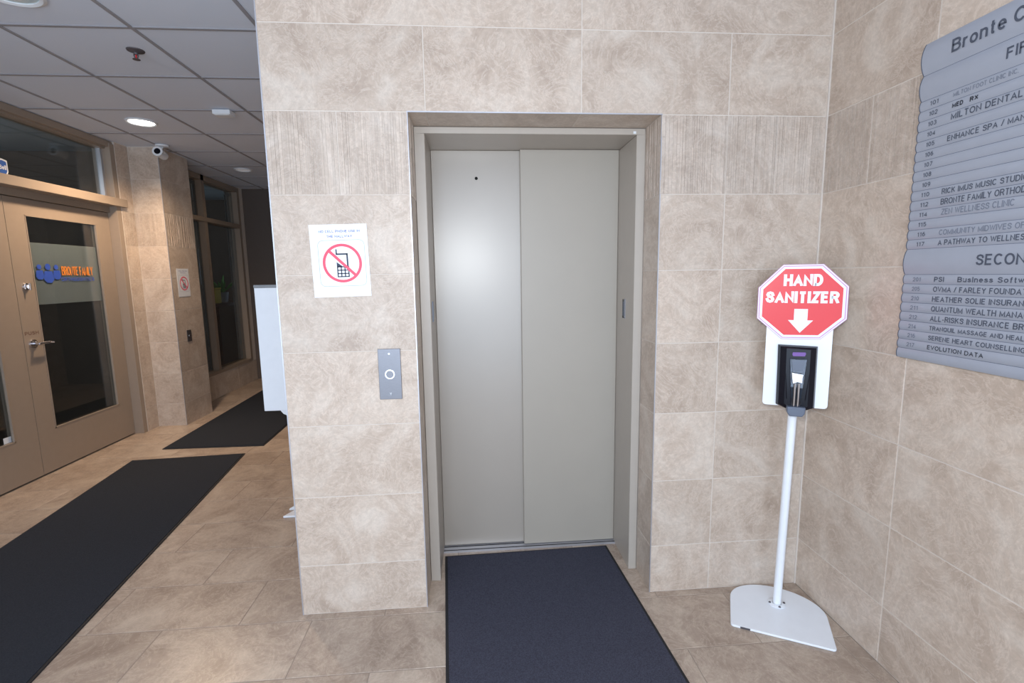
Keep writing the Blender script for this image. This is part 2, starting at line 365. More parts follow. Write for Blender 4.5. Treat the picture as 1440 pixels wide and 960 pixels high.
# orientation: map (u = along wall, z, d = depth behind the face) into the world
def rotm(kind):
    return {'-y': Matrix.Identity(3), '+y': Matrix(((-1, 0, 0), (0, -1, 0), (0, 0, 1))),
            '-x': Matrix(((0, 1, 0), (-1, 0, 0), (0, 0, 1))),      # face looks to -x : local x -> -y, local y -> +x
            '+x': Matrix(((0, -1, 0), (1, 0, 0), (0, 0, 1))),      # face looks to +x
            '-z': Matrix(((1, 0, 0), (0, 0, -1), (0, 1, 0))),      # face looks down : local z -> -y, local y -> +z
            '+z': Matrix(((1, 0, 0), (0, 0, 1), (0, -1, 0)))}[kind]
def put_tile(parent, wd, h, centre, kind, m, name='tile'):
    o = bpy.data.objects.new(name, tile_mesh(wd, h, m)); COL.objects.link(o)
    R = rotm(kind).to_4x4(); R.translation = Vector(centre); o.matrix_world = R; o.parent = parent
    return o
def put_mosaic(parent, wd, h, centre, kind):
    """one sheet of thin upright stone strips of uneven width and thickness"""
    bm = bmesh.new(); lay = bm.faces.layers.float.new('tone')
    x = -wd/2+0.001
    while x < wd/2-0.004:
        sw = random.choice((0.008, 0.010, 0.010, 0.013, 0.016)); sw = min(sw, wd/2-0.001-x)
        z = -h/2+0.0015
        nseg = random.choice((1, 1, 2, 3)); cuts = sorted(random.uniform(-h*0.4, h*0.4) for _ in range(nseg-1))+[h/2-0.0015]
        for cz in cuts:
            d = random.choice((0, 0.0006, 0.0012, 0.002)); t = random.uniform(0.88, 1.02)
            for f in bx(bm, x, x+sw-0.0012, d-0.0015, 0.007, z, cz-0.0008): f[lay] = t
            z = cz
        x += sw
    me = bpy.data.meshes.new('mosaic_sheet'); bmesh.ops.recalc_face_normals(bm, faces=bm.faces); bm.to_mesh(me); bm.free(); me.materials.append(MOSAIC)
    o = bpy.data.objects.new('mosaic_sheet', me); COL.objects.link(o); o['kind'] = 'stuff'
    R = rotm(kind).to_4x4(); R.translation = Vector(centre); o.matrix_world = R; o.parent = parent
    return o

P0 = 0.2217; RH = 0.305; CH = 2.641
ROWS = [0.0, P0]+[P0+RH*k for k in range(1, 8)]+[CH]      # row 6 (between index 6 and 7) is the mosaic band
MOS = 6
def tiled(parent, us, kind, plane, rows=None, m=TILE, fu=1, skip=None, mosaic=True):
    """us = joint positions along the wall; plane = coordinate of the tile faces"""
    rows = rows or list(range(len(ROWS)-1))
    for r in rows:
        z0, z1 = ROWS[r], ROWS[r+1]
        for a, b in zip(us, us[1:]):
            if skip and skip(r, a, b): continue
            segs = [(a, b)]
            if r == MOS and mosaic and b-a > 0.35: segs = [(a, (a+b)/2), ((a+b)/2, b)]
            for s, e in segs:
                u, z = (s+e)/2, (z0+z1)/2
                c = {'-y': (u, plane, z), '+y': (u, plane, z), '-x': (plane, u, z), '+x': (plane, u, z)}[kind]
                if r == MOS and mosaic: put_mosaic(parent, e-s, z1-z0, c, kind)
                else: put_tile(parent, e-s, z1-z0, c, kind, m)

OL, OR, OT, XR, RD = 0.5296, 1.5234, ROWS[7], 2.2144, 0.178
XL = -2.37; YF = -4.0; YB = 5.15
T = 0.0012
# ---------------------------------------------------------------- elevator wall (wall_back)
bm = bmesh.new()
bx(bm, T, OL-T, T, 0.75, 0, CH+0.1); bx(bm, OL-T, OR+T, T, 0.75, OT+T, CH+0.1); bx(bm, OR+T, XR+0.15, T, 0.75, 0, CH+0.1)
wb = struct(obj('wall_back', bm, GROUT))
A, B_, C_ = 0.5975, 1.2010, 1.798
def sk(r, a, b): return False
tiled(wb, [0, OL], '-y', 0, rows=range(0, 7))
tiled(wb, [OR, C_, XR], '-y', 0, rows=range(0, 7))
tiled(wb, [0, A, B_, C_, XR], '-y', 0, rows=(7,))
tiled(wb, [0, B_, XR], '-y', 0, rows=(8,))
tiled(wb, [0.0, RD], '-x', OR, rows=range(0, 7), mosaic=True)
tiled(wb, [0.0, RD], '+x', OL, rows=range(0, 7), mosaic=True)
for a, b in ((OL, A), (A, B_), (B_, OR)):
    put_tile(wb, b-a, RD, ((a+b)/2, RD/2, OT), '-z', TILE)
# shaft side facing the hall
ws = bmesh.new(); bx(ws, T, 0.2, 0.7501, YB, 0, CH+0.1); ws = struct(obj('wall_shaft', ws, GROUT))
tiled(ws, [0.006]+[0.6*k for k in range(1, 9)]+[YB], '-x', 0.0)
# metal edge profiles
def trim(n, x0, x1, y0, y1, z0, z1): return struct(box('trim_%d' % n, ALU, None, x0, x1, y0, y1, z0, z1))
e = 0.0032
bm = bmesh.new(); bx(bm, -0.0012, e, -0.0014, e, 0, CH); struct(obj('trim_1', bm, ALU))
bm = bmesh.new(); bx(bm, OL-e, OL+0.0008, -0.0014, e, 0, OT-0.001); bx(bm, OR-0.0008, OR+e, -0.0014, e, 0, OT-0.001); bx(bm, OL-e, OR+e, -0.0014, e, OT-0.001, OT+e); struct(obj('trim_2', bm, ALU))
bm = bmesh.new(); bx(bm, XR-0.006, XR, -0.006, 0.0, 0, CH); struct(obj('trim_3', bm, GROUT))

# ---------------------------------------------------------------- right wall
bm = bmesh.new(); bx(bm, XR+T, XR+0.15, YF, T, 0, CH+0.1); wr = struct(obj('wall_right', bm, GROUT))
D = 0.465
us = [0.0]
y = -D
us = [-D-0.6*k for k in range(4, -1, -1)]+[0.0]
tiled(wr, us, '-x', XR)

# ---------------------------------------------------------------- floor
bm = bmesh.new(); bx(bm, -6.0, XR+0.15, YF, YB, -0.1, -0.0012); bx(bm, -6.0, 0.2, YB, YB+1.0, -0.1, -0.0012); fl = struct(obj('floor', bm, GROUT_F))
FY = -0.038; FR = 0.3
k0 = -5
for k in range(k0, 19):
    y0 = FY+FR*(k-1)*1.0; y1 = y0+FR
    if y0 > YB: break
    y1 = min(y1, YB)
    off = -0.25 if k % 2 else 0.05       # row k=1 is the one touching the elevator wall
    x = off-0.6*5
    while x < XR:
        a, b = max(x, -2.45), min(x+0.6, XR)
        x += 0.6
        if b-a < 0.02: continue
        segs = [(a, b)]
        for s, e2 in segs:
            # stop at the shaft and the walls, run into the elevator recess
            if y0 > 0.45 and s >= 0.0: continue
            if y0 >= 0.2 and s >= OR: continue
            put_tile(fl, e2-s, y1-y0, ((s+e2)/2, (y0+y1)/2, 0.0), '+z', TILE_F)
# ---------------------------------------------------------------- ceiling
bm = bmesh.new(); bx(bm, -6.0, XR+0.15, YF, YB, CH+0.02, CH+0.1); ce = struct(obj('ceiling', bm, CEIL))
gx = [-0.25-0.605*k for k in range(3, -5, -1)]; gx = [v for v in gx if v < XR]
gy = [0.7+0.6*k for k in range(-5, 8)]
bm = bmesh.new()
for v in gx: bx(bm, v-0.009, v+0.009, -2.4, YB, CH, CH+0.02)
for v in gy: bx(bm, XL-0.1, XR, v-0.009, v+0.009, CH+0.0003, CH+0.0203)
g = obj('ceiling_grid', bm, GRID, ce)
xs = [XL-0.1]+gx+[XR]; ys = [gy[0]]+gy[1:]+[YB]
for a, b in zip(xs, xs[1:]):
    for c, d in zip(ys, ys[1:]):
        if a > -0.3 and c > 0.1: continue
        if b-a < 0.03: continue
        k = ('ceil', round(b-a, 3), round(d-c, 3))
        if k not in _tm:
            bm = bmesh.new(); hx, hy = (b-a)/2-0.009, (d-c)/2-0.009
            bx(bm, -hx, hx, -hy, hy, 0.0, 0.012)
            me = bpy.data.meshes.new('ceiling_tile'); bmesh.ops.recalc_face_normals(bm, faces=bm.faces); bm.to_mesh(me); bm.free(); me.materials.append(CEIL); _tm[k] = me
        o = bpy.data.objects.new('ceiling_tile', _tm[k]); COL.objects.link(o); o.location = ((a+b)/2, (c+d)/2, CH+0.005); o.parent = ce

# ---------------------------------------------------------------- elevator door
d1 = strempty('door_1', ((OL+OR)/2, 0.43, 0)); d1['label'] = 'closed two-panel sliding elevator door in a taupe metal frame'
def loc(o, p): o.location = -p.location; return o
FX0, FX1, FZ = 0.575, 1.484, 2.024
bm = bmesh.new()
bx(bm, OL+T, FX0, RD, 0.52, 0, FZ); bx(bm, FX1, OR-T, RD, 0.52, 0, FZ); bx(bm, OL+T, OR-T, RD, 0.52, FZ, OT-T); bevel(bm, 0.002, 1)
loc(obj('door_frame', bm, FRAMEP, d1), d1)
bm = bmesh.new(); bx(bm, FX0+0.001, 1.012, 0.457, 0.482, 0.012, FZ+0.0); bevel(bm, 0.002, 1)
pl_ = loc(obj('sliding_panel', bm, PAINT, d1), d1); pl_['label'] = 'left sliding door panel set slightly further back'
bm = bmesh.new(); bx(bm, 1.000, FX1-0.001, 0.432, 0.455, 0.012, FZ+0.0); bevel(bm, 0.002, 1)
pr_ = loc(obj('sliding_panel', bm, PAINT_R, d1), d1); pr_['label'] = 'right sliding door panel standing in front'
bm = bmesh.new(); bx(bm, FX0, FX1, 0.405, 0.52, 0.0, 0.009)
sill = loc(obj('sill', bm, ALU, d1), d1)
bm = bmesh.new()
for yy in (0.412, 0.444): bx(bm, FX0+0.001, FX1-0.001, yy, yy+0.006, 0.009, 0.0096)
g = obj('sill_groove', bm, HOLE, sill)
bm = bmesh.new(); tube(bm, (0.79, 0.4568, 1.895), (0.79, 0.4555, 1.895), 0.0075); ko = obj('keyhole', bm, HOLE, pl_)
bm = bmesh.new(); ring(bm, 0.79, 1.895, 0.0075, 0.0105, 0.4555, 0.457, 20); obj('keyhole_rim', bm, PAINT, pl_)
bm = bmesh.new(); bx(bm, 1.468, 1.480, RD-0.0012, RD, FZ+0.004, FZ+0.014); 
loc(obj('screw_cover', bm, WPLAST, d1), d1)
# indicator slots in both jambs
for side, x, yy, z in ((1, FX1, 0.315, 1.264), (-1, FX0, 0.268, 1.272)):
    t = thing('hall_lantern', 'slim %s indicator slot on the %s inside face of the elevator frame' % (('dark black-rimmed', 'right') if side > 0 else ('pale chrome-rimmed', 'left')), 'indicator', (x, yy, z))
    s = -side
    bm = bmesh.new(); bx(bm, min(0, s*0.0045), max(0, s*0.0045), -0.015, 0.015, -0.045, 0.045)
    obj('bezel', bm, STEEL if side < 0 else BLACKP, t)
    bm = bmesh.new(); a0, a1 = sorted((s*0.004, s*0.0055)); bx(bm, a0, a1, -0.004, 0.004, -0.034, 0.034); obj('lens', bm, DGREYP if side > 0 else GREYM, t)
    bm = bmesh.new(); a0, a1 = sorted((s*0.0, s*0.005)); bx(bm, a0, a1, -0.0165, -0.015, -0.046, 0.046); obj('side_rim', bm, STEEL if side > 0 else DGREYP, t)

# ---------------------------------------------------------------- call plate
t = thing('elevator_call_plate', 'brushed steel call plate with one round button left of the elevator door', 'call button', (0.4175, -0.0015, 1.041))
bm = bmesh.new(); bx(bm, -0.045, 0.045, -0.004, 0, -0.104, 0.104); bevel(bm, 0.001, 1); obj('plate', bm, STEEL, t)
bm = bmesh.new(); ring(bm, 0, 0, 0.015, 0.0195, -0.0075, -0.003, 28); obj('button_ring', bm, CHROME, t)
bm = bmesh.new(); tube(bm, (0, -0.003, 0), (0, -0.0065, 0), 0.015, 0.014, 24); bt = obj('button', bm, STEEL, t)
for z in (0.084, -0.084):
    bm = bmesh.new(); tube(bm, (0, -0.0038, z), (0, -0.0048, z), 0.0035, n=10); obj('screw', bm, CHROME, t)
lettering('lettering', 'Y', WPLAST, t, (-0.004, -0.0042, -0.086), (1, 0, 0), (0, 0, 1), height=0.010, thick=0.0004)

# ---------------------------------------------------------------- no cell phone paper
def phone_paper(name, label, loc_, rz, lean, wd, h, text=True):
    t = thing(name, label, 'notice', loc_, rz); t.rotation_euler = (0, lean, rz)
    bm = bmesh.new(); bx(bm, -wd/2, wd/2, -0.0012, 0, -h/2, h/2); obj('paper_sheet', bm, PAPER, t)
    s = wd/0.219; yf = -0.0013
    if text:
        lettering('lettering', 'NO CELL PHONE USE IN', BLUEI, t, (0.004*s, yf, h/2-0.031*s), (1, 0, 0), (0, 0, 1), height=0.0095*s, width=0.156*s, bold=0.02, thick=0.0003, anchor='center')
    lettering('lettering', 'THE HALLWAY', BLUEI, t, (0.003*s, yf, h/2-0.050*s), (1, 0, 0), (0, 0, 1), height=0.0095*s, width=0.098*s, bold=0.02, thick=0.0003, anchor='center')
    cx, cz = 0.007*s, -0.009*s
    # rounded box outline
    bm = bmesh.new(); R, W2 = 0.020*s, 0.0885*s
    pts = []
    for qx, qz, a0 in ((1, 1, 0), (-1, 1, PI/2), (-1, -1, PI), (1, -1, 1.5*PI)):
        for i in range(7):
            a = a0+PI/2*i/6; pts.append((cx+qx*(W2-R)+R*math.cos(a), cz+qz*(W2-R)+R*math.sin(a)))
    for (ax_, az_), (bx_, bz_) in zip(pts, pts[1:]+pts[:1]):
        dx, dz = bx_-ax_, bz_-az_; L_ = math.hypot(dx, dz)
        if L_ < 1e-6: continue
        nx, nz = -dz/L_*0.0009*s, dx/L_*0.0009*s
        bm.faces.new([bm.verts.new(p) for p in ((ax_-nx, yf-0.0001, az_-nz), (bx_-nx, yf-0.0001, bz_-nz), (bx_+nx, yf-0.0001, bz_+nz), (ax_+nx, yf-0.0001, az_+nz))])
    obj('outline_print', bm, GREYL, t)
    # handset
    bm = bmesh.new(); k = 0.001*s
    def r(x0, x1, z0, z1): bx(bm, cx+x0*k, cx+x1*k, yf-0.0004, yf, cz+z0*k, cz+z1*k)
    r(-23, -18, 34, 54); r(-23, 22, 32, 38); r(17, 23, -13, 38)            # aerial, top edge, right edge
    prism(bm, [(cx-22*k, cz+5*k), (cx-22*k, cz-14*k), (cx+2*k, cz-14*k)], yf-0.0004, yf)
    for zz in (-12, -25, -38, -50): r(-22, 24, zz-4, zz+0.0)
    for xx in (-22, -8, 6, 20): r(xx, xx+4.2, -54, -12)
    obj('handset_print', bm, NAVYI, t)
    bm = bmesh.new(); ring(bm, cx, cz, 0.0645*s, 0.075*s, yf-0.0008, yf, 48)
    L2 = 0.068*s; hw = 0.0055*s; c45 = math.sqrt(.5)
    q = [(-L2*c45-hw*c45, L2*c45-hw*c45), (L2*c45-hw*c45, -L2*c45-hw*c45), (L2*c45+hw*c45, -L2*c45+hw*c45), (-L2*c45+hw*c45, L2*c45+hw*c45)]
    prism(bm, [(cx+a, cz+b) for a, b in q], yf-0.0009, yf)
    obj('prohibition_ring', bm, REDP, t)
    return t
phone_paper('paper_notice', 'white paper notice with red crossed-out phone taped on the wall left of the elevator', (0.2485, -0.0014, 1.4965), 0, -0.02, 0.219, 0.279)

# ---------------------------------------------------------------- hand sanitizer stand
th = math.radians(28)
t = thing('sanitizer_stand', 'white floor stand with red octagonal hand sanitizer sign in the tiled corner', 'sanitizer stand', (2.036, -0.142, 0.0), -th)
u, v = 1, 1
# base plate: straight front edge, rounded back
pts = []
W2, VF, VB = 0.184, -0.210, 0.122
def arc(cx, cy, rx, ry, a0, a1, n=8): return [(cx+rx*math.cos(a0+(a1-a0)*i/n), cy+ry*math.sin(a0+(a1-a0)*i/n)) for i in range(n+1)]
pts += [(-W2+0.012, VF)]+[(W2-0.012, VF)]+arc(W2-0.012, VF+0.012, 0.012, 0.012, -PI/2, 0, 3)[1:]
pts += arc(0, -0.02, W2, VB+0.02, 0, PI, 28)
pts += arc(-W2+0.012, VF+0.012, 0.012, 0.012, PI, 1.5*PI, 3)[:-1]
bm = bmesh.new(); slab(bm, pts, 0.001, 0.010); bevel(bm, 0.002, 2); base = obj('base_plate', bm, WHITE, t)
bm = bmesh.new(); lathe(bm, [(0, 0.010), (0.034, 0.010), (0.036, 0.0125), (0.034, 0.014), (0.018, 0.0145)], 24); obj('pole_flange', bm, WHITE, t, True)
for a in (0.3, 1.87, 3.44, 5.0):
    bm = bmesh.new(); tube(bm, (0.029*math.cos(a), 0.029*math.sin(a), 0.013), (0.029*math.cos(a), 0.029*math.sin(a), 0.0175), 0.0055, 0.004, 8); obj('bolt', bm, RUST, t)
bm = bmesh.new(); bx(bm, -0.148, -0.112, VF-0.0006, VF+0.001, 0.002, 0.0095); obj('chipped_edge', bm, RUST, t)
bm = bmesh.new(); tube(bm, (0, 0, 0.012), (0.016, 0, 1.19), 0.0165, 0.0165, 28); obj('pole', bm, WHITE, t, True)
# backboard
pts = []
BW, Z0, Z1, R = 0.1135, 0.893, 1.225, 0.012
for sx, sz, cz, a0 in ((-1, -1, Z0, PI), (1, -1, Z0, 1.5*PI)):
    for i in range(5): 
        a = a0+PI/2*i/4; pts.append((sx*(BW-R)+R*math.cos(a)+0.012, cz+R+R*math.sin(a)))
pts += [(BW+0.012, Z1), (-BW+0.012, Z1)]
bm = bmesh.new(); prism(bm, pts, -0.024, -0.018); obj('backboard', bm, WHITE, t)
# octagon, nested prints
def octo(k):
    SH = 0.010
    P = [(-0.066, 1.457), (0.069, 1.457), (0.155, 1.372), (0.156, 1.248), (0.074, 1.168), (-0.058, 1.165), (-0.149, 1.246), (-0.149, 1.368)]
    c = (0.003, 1.311); return [(SH+c[0]+(x-c[0])*k, c[1]+(z-c[1])*k) for x, z in P]
bm = bmesh.new(); prism(bm, octo(1.0), -0.0285, -0.0245); sg = obj('octagonal_sign', bm, PAPER, t)
bm = bmesh.new()
def frame_poly(bm, k0, k1, y0, y1):
    A_, B2 = octo(k0), octo(k1); n = len(A_)
    for i in range(n):
        j = (i+1) % n
        vs_ = [bm.verts.new((p[0], y0, p[1])) for p in (A_[i], A_[j], B2[j], B2[i])]; bm.faces.new(vs_)
frame_poly(bm, 0.965, 0.945, -0.0287, 0); obj('magenta_line_print', bm, MAGL, sg)
bm = bmesh.new(); frame_poly(bm, 1.0, 0.99, -0.0287, 0); obj('magenta_line_print', bm, MAGL, sg)
bm = bmesh.new(); prism(bm, octo(0.885), -0.0290, -0.0283); obj('red_print', bm, RED, sg)
lettering('lettering', 'HAND', PAPER, sg, (0.014, -0.0291, 1.374), (1, 0, 0), (0, 0, 1), height=0.0455, width=0.132, bold=0.14, thick=0.0005, anchor='center')
lettering('lettering', 'SANITIZER', PAPER, sg, (0.013, -0.0291, 1.308), (1, 0, 0), (0, 0, 1), height=0.0455, width=0.248, bold=0.14, thick=0.0005, anchor='center')
bm = bmesh.new(); prism(bm, [(-0.0095, 1.285), (0.0365, 1.285), (0.0365, 1.241), (0.056, 1.241), (0.0135, 1.192), (-0.029, 1.241), (-0.0095, 1.241)], -0.0296, -0.0288); obj('arrow_print', bm, PAPER, sg)
# dispenser: tapered black body, window, label, nozzle cup
bm = bmesh.new()
prof = [(-0.066, 1.143), (0.070, 1.140), (0.071, 1.05), (0.0725, 0.895), (0.045, 0.884), (-0.025, 0.884), (-0.062, 0.901), (-0.064, 1.05)]
n = len(prof)
def lay_(k, y, zs=1.0): return [bm.verts.new((0.004+(x-0.004)*k, y, 1.01+(z-1.01)*zs)) for x, z in prof]
r0_ = lay_(1.0, -0.0245); r1_ = lay_(1.0, -0.034); r2_ = lay_(0.90, -0.050, 0.97); r3_ = lay_(0.60, -0.058, 0.92)
for a_, b_ in ((r0_, r1_), (r1_, r2_), (r2_, r3_)):
    for i in range(n): bm.faces.new((a_[i], b_[i], b_[(i+1) % n], a_[(i+1) % n]))
bm.faces.new(r3_); bm.faces.new(list(reversed(r0_)))
dp = obj('dispenser_body', bm, BLACKP, t); dp.location = (0.008, 0, 0)
bm = bmesh.new(); prism(bm, [(-0.026, 1.094), (0.034, 1.094), (0.021, 0.905), (-0.013, 0.905)], -0.0665, -0.0585)
bevel(bm, 0.002, 2); obj('viewing_window', bm, CLEARP, dp)
bm = bmesh.new(); prism(bm, [(-0.020, 1.090), (0.028, 1.090), (0.022, 1.045), (-0.014, 1.045)], -0.0680, -0.0664); obj('window_label', bm, DGREYP, dp)
bm = bmesh.new(); prism(bm, [(-0.018, 1.040), (0.006, 1.036), (0.024, 1.034), (0.021, 1.018), (0.022, 0.998), (0.004, 1.002), (-0.012, 0.994), (-0.015, 1.015)], -0.0720, -0.0664); bevel(bm, 0.002, 2)
obj('foil_pouch', bm, CHROME, dp)
for xx in (-0.003, 0.010):
    bm = bmesh.new(); tube(bm, (xx, -0.068, 0.905), (xx, -0.069, 0.998), 0.0032, 0.0045, 12); obj('pump_tube', bm, CHROME, dp, True)
bm = bmesh.new(); prism(bm, [(-0.016, 1.118), (0.026, 1.119), (0.028, 1.113), (0.025, 1.104), (-0.015, 1.103), (-0.018, 1.110)], -0.0600, -0.0578); obj('purple_label', bm, PURPLE, dp)
bm = bmesh.new(); prism(bm, [(-0.028, 0.904), (0.038, 0.904), (0.036, 0.880), (0.028, 0.866), (-0.017, 0.866), (-0.026, 0.880)], -0.080, -0.030); bevel(bm, 0.004, 2); obj('nozzle_cup', bm, DGREYP, dp)
for sgn in (-1, 1):
    bm = bmesh.new(); tube(bm, (0.004+sgn*0.032, -0.056, 0.93), (0.004+sgn*0.040, -0.056, 1.03), 0.003, 0.0025, 8); tube(bm, (0.004+sgn*0.040, -0.056, 1.03), (0.004+sgn*0.058, -0.049, 1.125), 0.0025, 0.001, 8); obj('moulded_rib', bm, BLACKP, dp, True)

# ---------------------------------------------------------------- mats
def mat_(name, pts, m, label):
    o = thing(name, label, 'mat')
    bm = bmesh.new(); slab(bm, pts, 0.0005, 0.006); bevel(bm, 0.001, 1); obj('rubber_edge', bm, RUBBER, o)
    c = Vector((sum(p[0] for p in pts)/4, sum(p[1] for p in pts)/4)); ins = 0.012; q = []
    n_ = len(pts)
    for i in range(n_):
        p = Vector(pts[i]); a = (Vector(pts[i-1])-p).normalized(); b = (Vector(pts[(i+1) % n_])-p).normalized(); q.append(tuple(p+(a+b)*ins))
    bm = bmesh.new(); slab(bm, q, 0.004, 0.010); bevel(bm, 0.001, 1); obj('carpet_pile', bm, m, o)
mat_('floor_mat', [(0.690, -1.40), (1.548, -1.46), (1.431, 0.385), (0.584, 0.370)], CARPET_N, 'navy carpet floor mat lying before the elevator door')
mat_('floor_mat', [(-1.585, -1.2), (-0.738, -1.25), (-1.149, 2.03), (-1.995, 1.972)], CARPET_B, 'long charcoal floor mat in the left hall, the nearer of two')
mat_('floor_mat', [(-1.917, 2.219), (-1.075, 2.206), (-1.155, 4.80), (-1.995, 4.75)], CARPET_B, 'charcoal floor mat further down the hall behind the long one')

# ---------------------------------------------------------------- directory on the right wall
dz = [('title', 2.133, 2.037), ('head', 2.037, 1.960)]
rh = (1.960-1.497)/15
first = [('101', 'MILTON FOOT CLINIC INC.', INK2, .0125, .175, 0), ('102', 'MED', INK3, .013, .033, .07), ('103', 'MILTON DENTAL', INK1, .0185, .193, 0.01), ('104', '', 0, 0, 0, 0), ('105', 'ENHANCE SPA / MANI', INK1, .0165, .215, 0.01), ('106', '', 0, 0, 0, 0),
         ('107', '', 0, 0, 0, 0), ('108', '', 0, 0, 0, 0), ('109', '', 0, 0, 0, 0), ('110', 'RICK IMUS MUSIC STUDIO', INK1, .0165, .235, .01), ('112', 'BRONTE FAMILY ORTHODONTICS', INK1, .018, .302, .01), ('114', 'ZEN WELLNESS CLINIC', INK2, .018, .205, 0), ('115', '', 0, 0, 0, 0),
         ('116', 'COMMUNITY MIDWIVES OF', INK2, .0165, .236, 0), ('117', 'A PATHWAY TO WELLNESS', INK1, .0165, .252, .015)]
sec = [('201', 'PSI', INK1, .0155, .032, .03), ('205', 'OVMA / FARLEY FOUNDATION', INK1, .0165, .295, .01), ('210', 'HEATHER SOLIE INSURANCE', INK1, .0165, .285, .01), ('211', 'QUANTUM WEALTH MANAGEMENT', INK1, .0170, .342, .01),
       ('212', 'ALL-RISKS INSURANCE BROKERS', INK1, .0170, .334, .01), ('214', 'TRANQUIL MASSAGE AND HEALTH', INK1, .0135, .292, .015), ('216', 'SERENE HEART COUNSELLING', INK1, .0145, .275, .015), ('217', 'EVOLUTION DATA', INK3, .0135, .172, .01)]
t = thing('building_directory', 'silver wall directory of curved name strips on the right wall', 'directory', (XR-0.0015, -0.436, 1.137))
YE = -1.17+0.43
def slat(z0, z1, bulge, lab=None):
    bm = bmesh.new(); n = 8; h = z1-z0-0.0012; prof = []
    for i in range(n+1):
        s = i/n; prof.append((-(0.006+bulge*math.sin(PI*s)**0.8), z0+0.0006+h*s-1.137))
    pr = [(0.0, prof[0][1])]+prof+[(0.0, prof[-1][1])]
    a = [bm.verts.new((x, -0.0, z)) for x, z in pr]; b = [bm.verts.new((x, YE, z)) for x, z in pr]; m_ = len(pr)
    for i in range(m_): bm.faces.new((a[i], a[(i+1) % m_], b[(i+1) % m_], b[i]))
    bm.faces.new(a); bm.faces.new(list(reversed(b)))
    o = obj('name_slat', bm, SILVER, t, True)
    # dark end cap following the profile
    bm = bmesh.new(); pts_ = [(x-0.0006, z) for x, z in pr[1:-1]]
    pts_ = [(0, pr[0][1])]+pts_+[(0, pr[-1][1])]
    A_ = [bm.verts.new((x, 0.0022, z)) for x, z in pts_]; B2 = [bm.verts.new((x, 0.0, z)) for x, z in pts_]
    for i in range(len(A_)): bm.faces.new((A_[i], A_[(i+1) % len(A_)], B2[(i+1) % len(A_)], B2[i]))
    bm.faces.new(A_); obj('end_cap', bm, SIGNEDGE, o)
    return o
def wtxt(parent, body, m, y, z, height, width, bulge, bold, shear=0.0):
    if body: lettering('lettering', body, m, parent, (-(0.006+bulge+0.0002), y+0.423-(0.010 if bulge > 0.006 else 0), z-1.137), (0, -1, 0), (0, 0, 1), height=height, width=width, bold=bold, shear=shear, thick=0.0005)
bm = bmesh.new(); bx(bm, -0.006, 0.0, YE+0.001, -0.001, 0.001, 0.995); obj('back_plate', bm, SIGNEDGE, t)
s = slat(2.133-0.096, 2.133, 0.013); wtxt(s, 'Bronte', INK1, -0.511, 2.066, 0.037, 0.150, 0.013, 0.012); wtxt(s, 'Co', INK1, -0.678, 2.066, 0.037, 0.056, 0.013, 0.012)
s = slat(1.960, 2.037, 0.010); wtxt(s, 'FIRST FLOOR', INK1, -0.667, 1.984, 0.029, 0.245, 0.010, 0.012)
z = 1.960
for num, body, m, h, wd, bo in first:
    s = slat(z-rh, z, 0.0045); wtxt(s, num, INK1, -0.459, z-rh+0.0085, 0.0135, 0.028, 0.0045, 0.005)
    if body: wtxt(s, body, m, -0.533 if num not in ('110', '112', '105') else -0.528, z-rh+(rh-h)/2+0.0005, h, wd, 0.0045, bo)
    if num == '102': wtxt(s, 'RX', INK3, -0.585, z-rh+(rh-h)/2+0.0005, h, 0.024, 0.0045, bo)
    z -= rh
s = slat(1.415, z, 0.010); wtxt(s, 'SECOND FLOOR', INK1, -0.649, 1.441, 0.031, 0.295, 0.010, 0.012)
z = 1.415; rh2 = (1.415-1.170)/8
for num, body, m, h, wd, bo in sec:
    s = slat(z-rh2, z, 0.0045); wtxt(s, num, INK2, -0.459, z-rh2+0.0085, 0.0135, 0.028, 0.0045, 0.005)
    wtxt(s, body, m, -0.533, z-rh2+(rh2-h)/2+0.0005, h, wd, 0.0045, bo)
    if num == '201': wtxt(s, 'Business Software', INK1, -0.607, z-rh2+(rh2-h)/2+0.0005, h, 0.215, 0.0045, bo)
    z -= rh2
slat(1.137, z, 0.004)

# ---------------------------------------------------------------- left wall: column, strip, storefront
CX, CY0, CY1 = -2.108, 2.930, 3.405
bm = bmesh.new()
bx(bm, -2.52, XL-T, 2.765, CY1, 0, CH+0.02); bx(bm, -2.52, XL-T, YF, 0.60, 0, CH+0.02)
bx(bm, XL-T, CX-T, CY0+T, CY1, 0, CH+0.02)
bx(bm, -2.52, XL-T, CY1, YB, 0, 0.285); bx(bm, -2.52, XL-T, 5.06, YB, 0, CH+0.02)
wl = struct(obj('wall_left', bm, GROUT))
tiled(wl, [XL, CX], '-y', CY0); tiled(wl, [CY0, CY1], '+x', CX); tiled(wl, [2.765, CY0], '+x', XL)
tiled(wl, [-1.8, -1.2, -0.6, 0.0, 0.60], '+x', XL)
for a, b in ((CY1, 4.0), (4.0, 4.6), (4.6, YB)): put_tile(wl, b-a, 0.28, (XL, (a+b)/2, 0.14), '+x', TILE)
struct(box('trim_4', ALU, None, CX-e, CX+0.0012, CY0-0.0014, CY0+e, 0, CH))
# end wall of the hall
bm = bmesh.new(); bx(bm, -2.52, 0.2, YB, YB+0.15, 0, CH+0.1); struct(obj('wall_end', bm, DARKW))
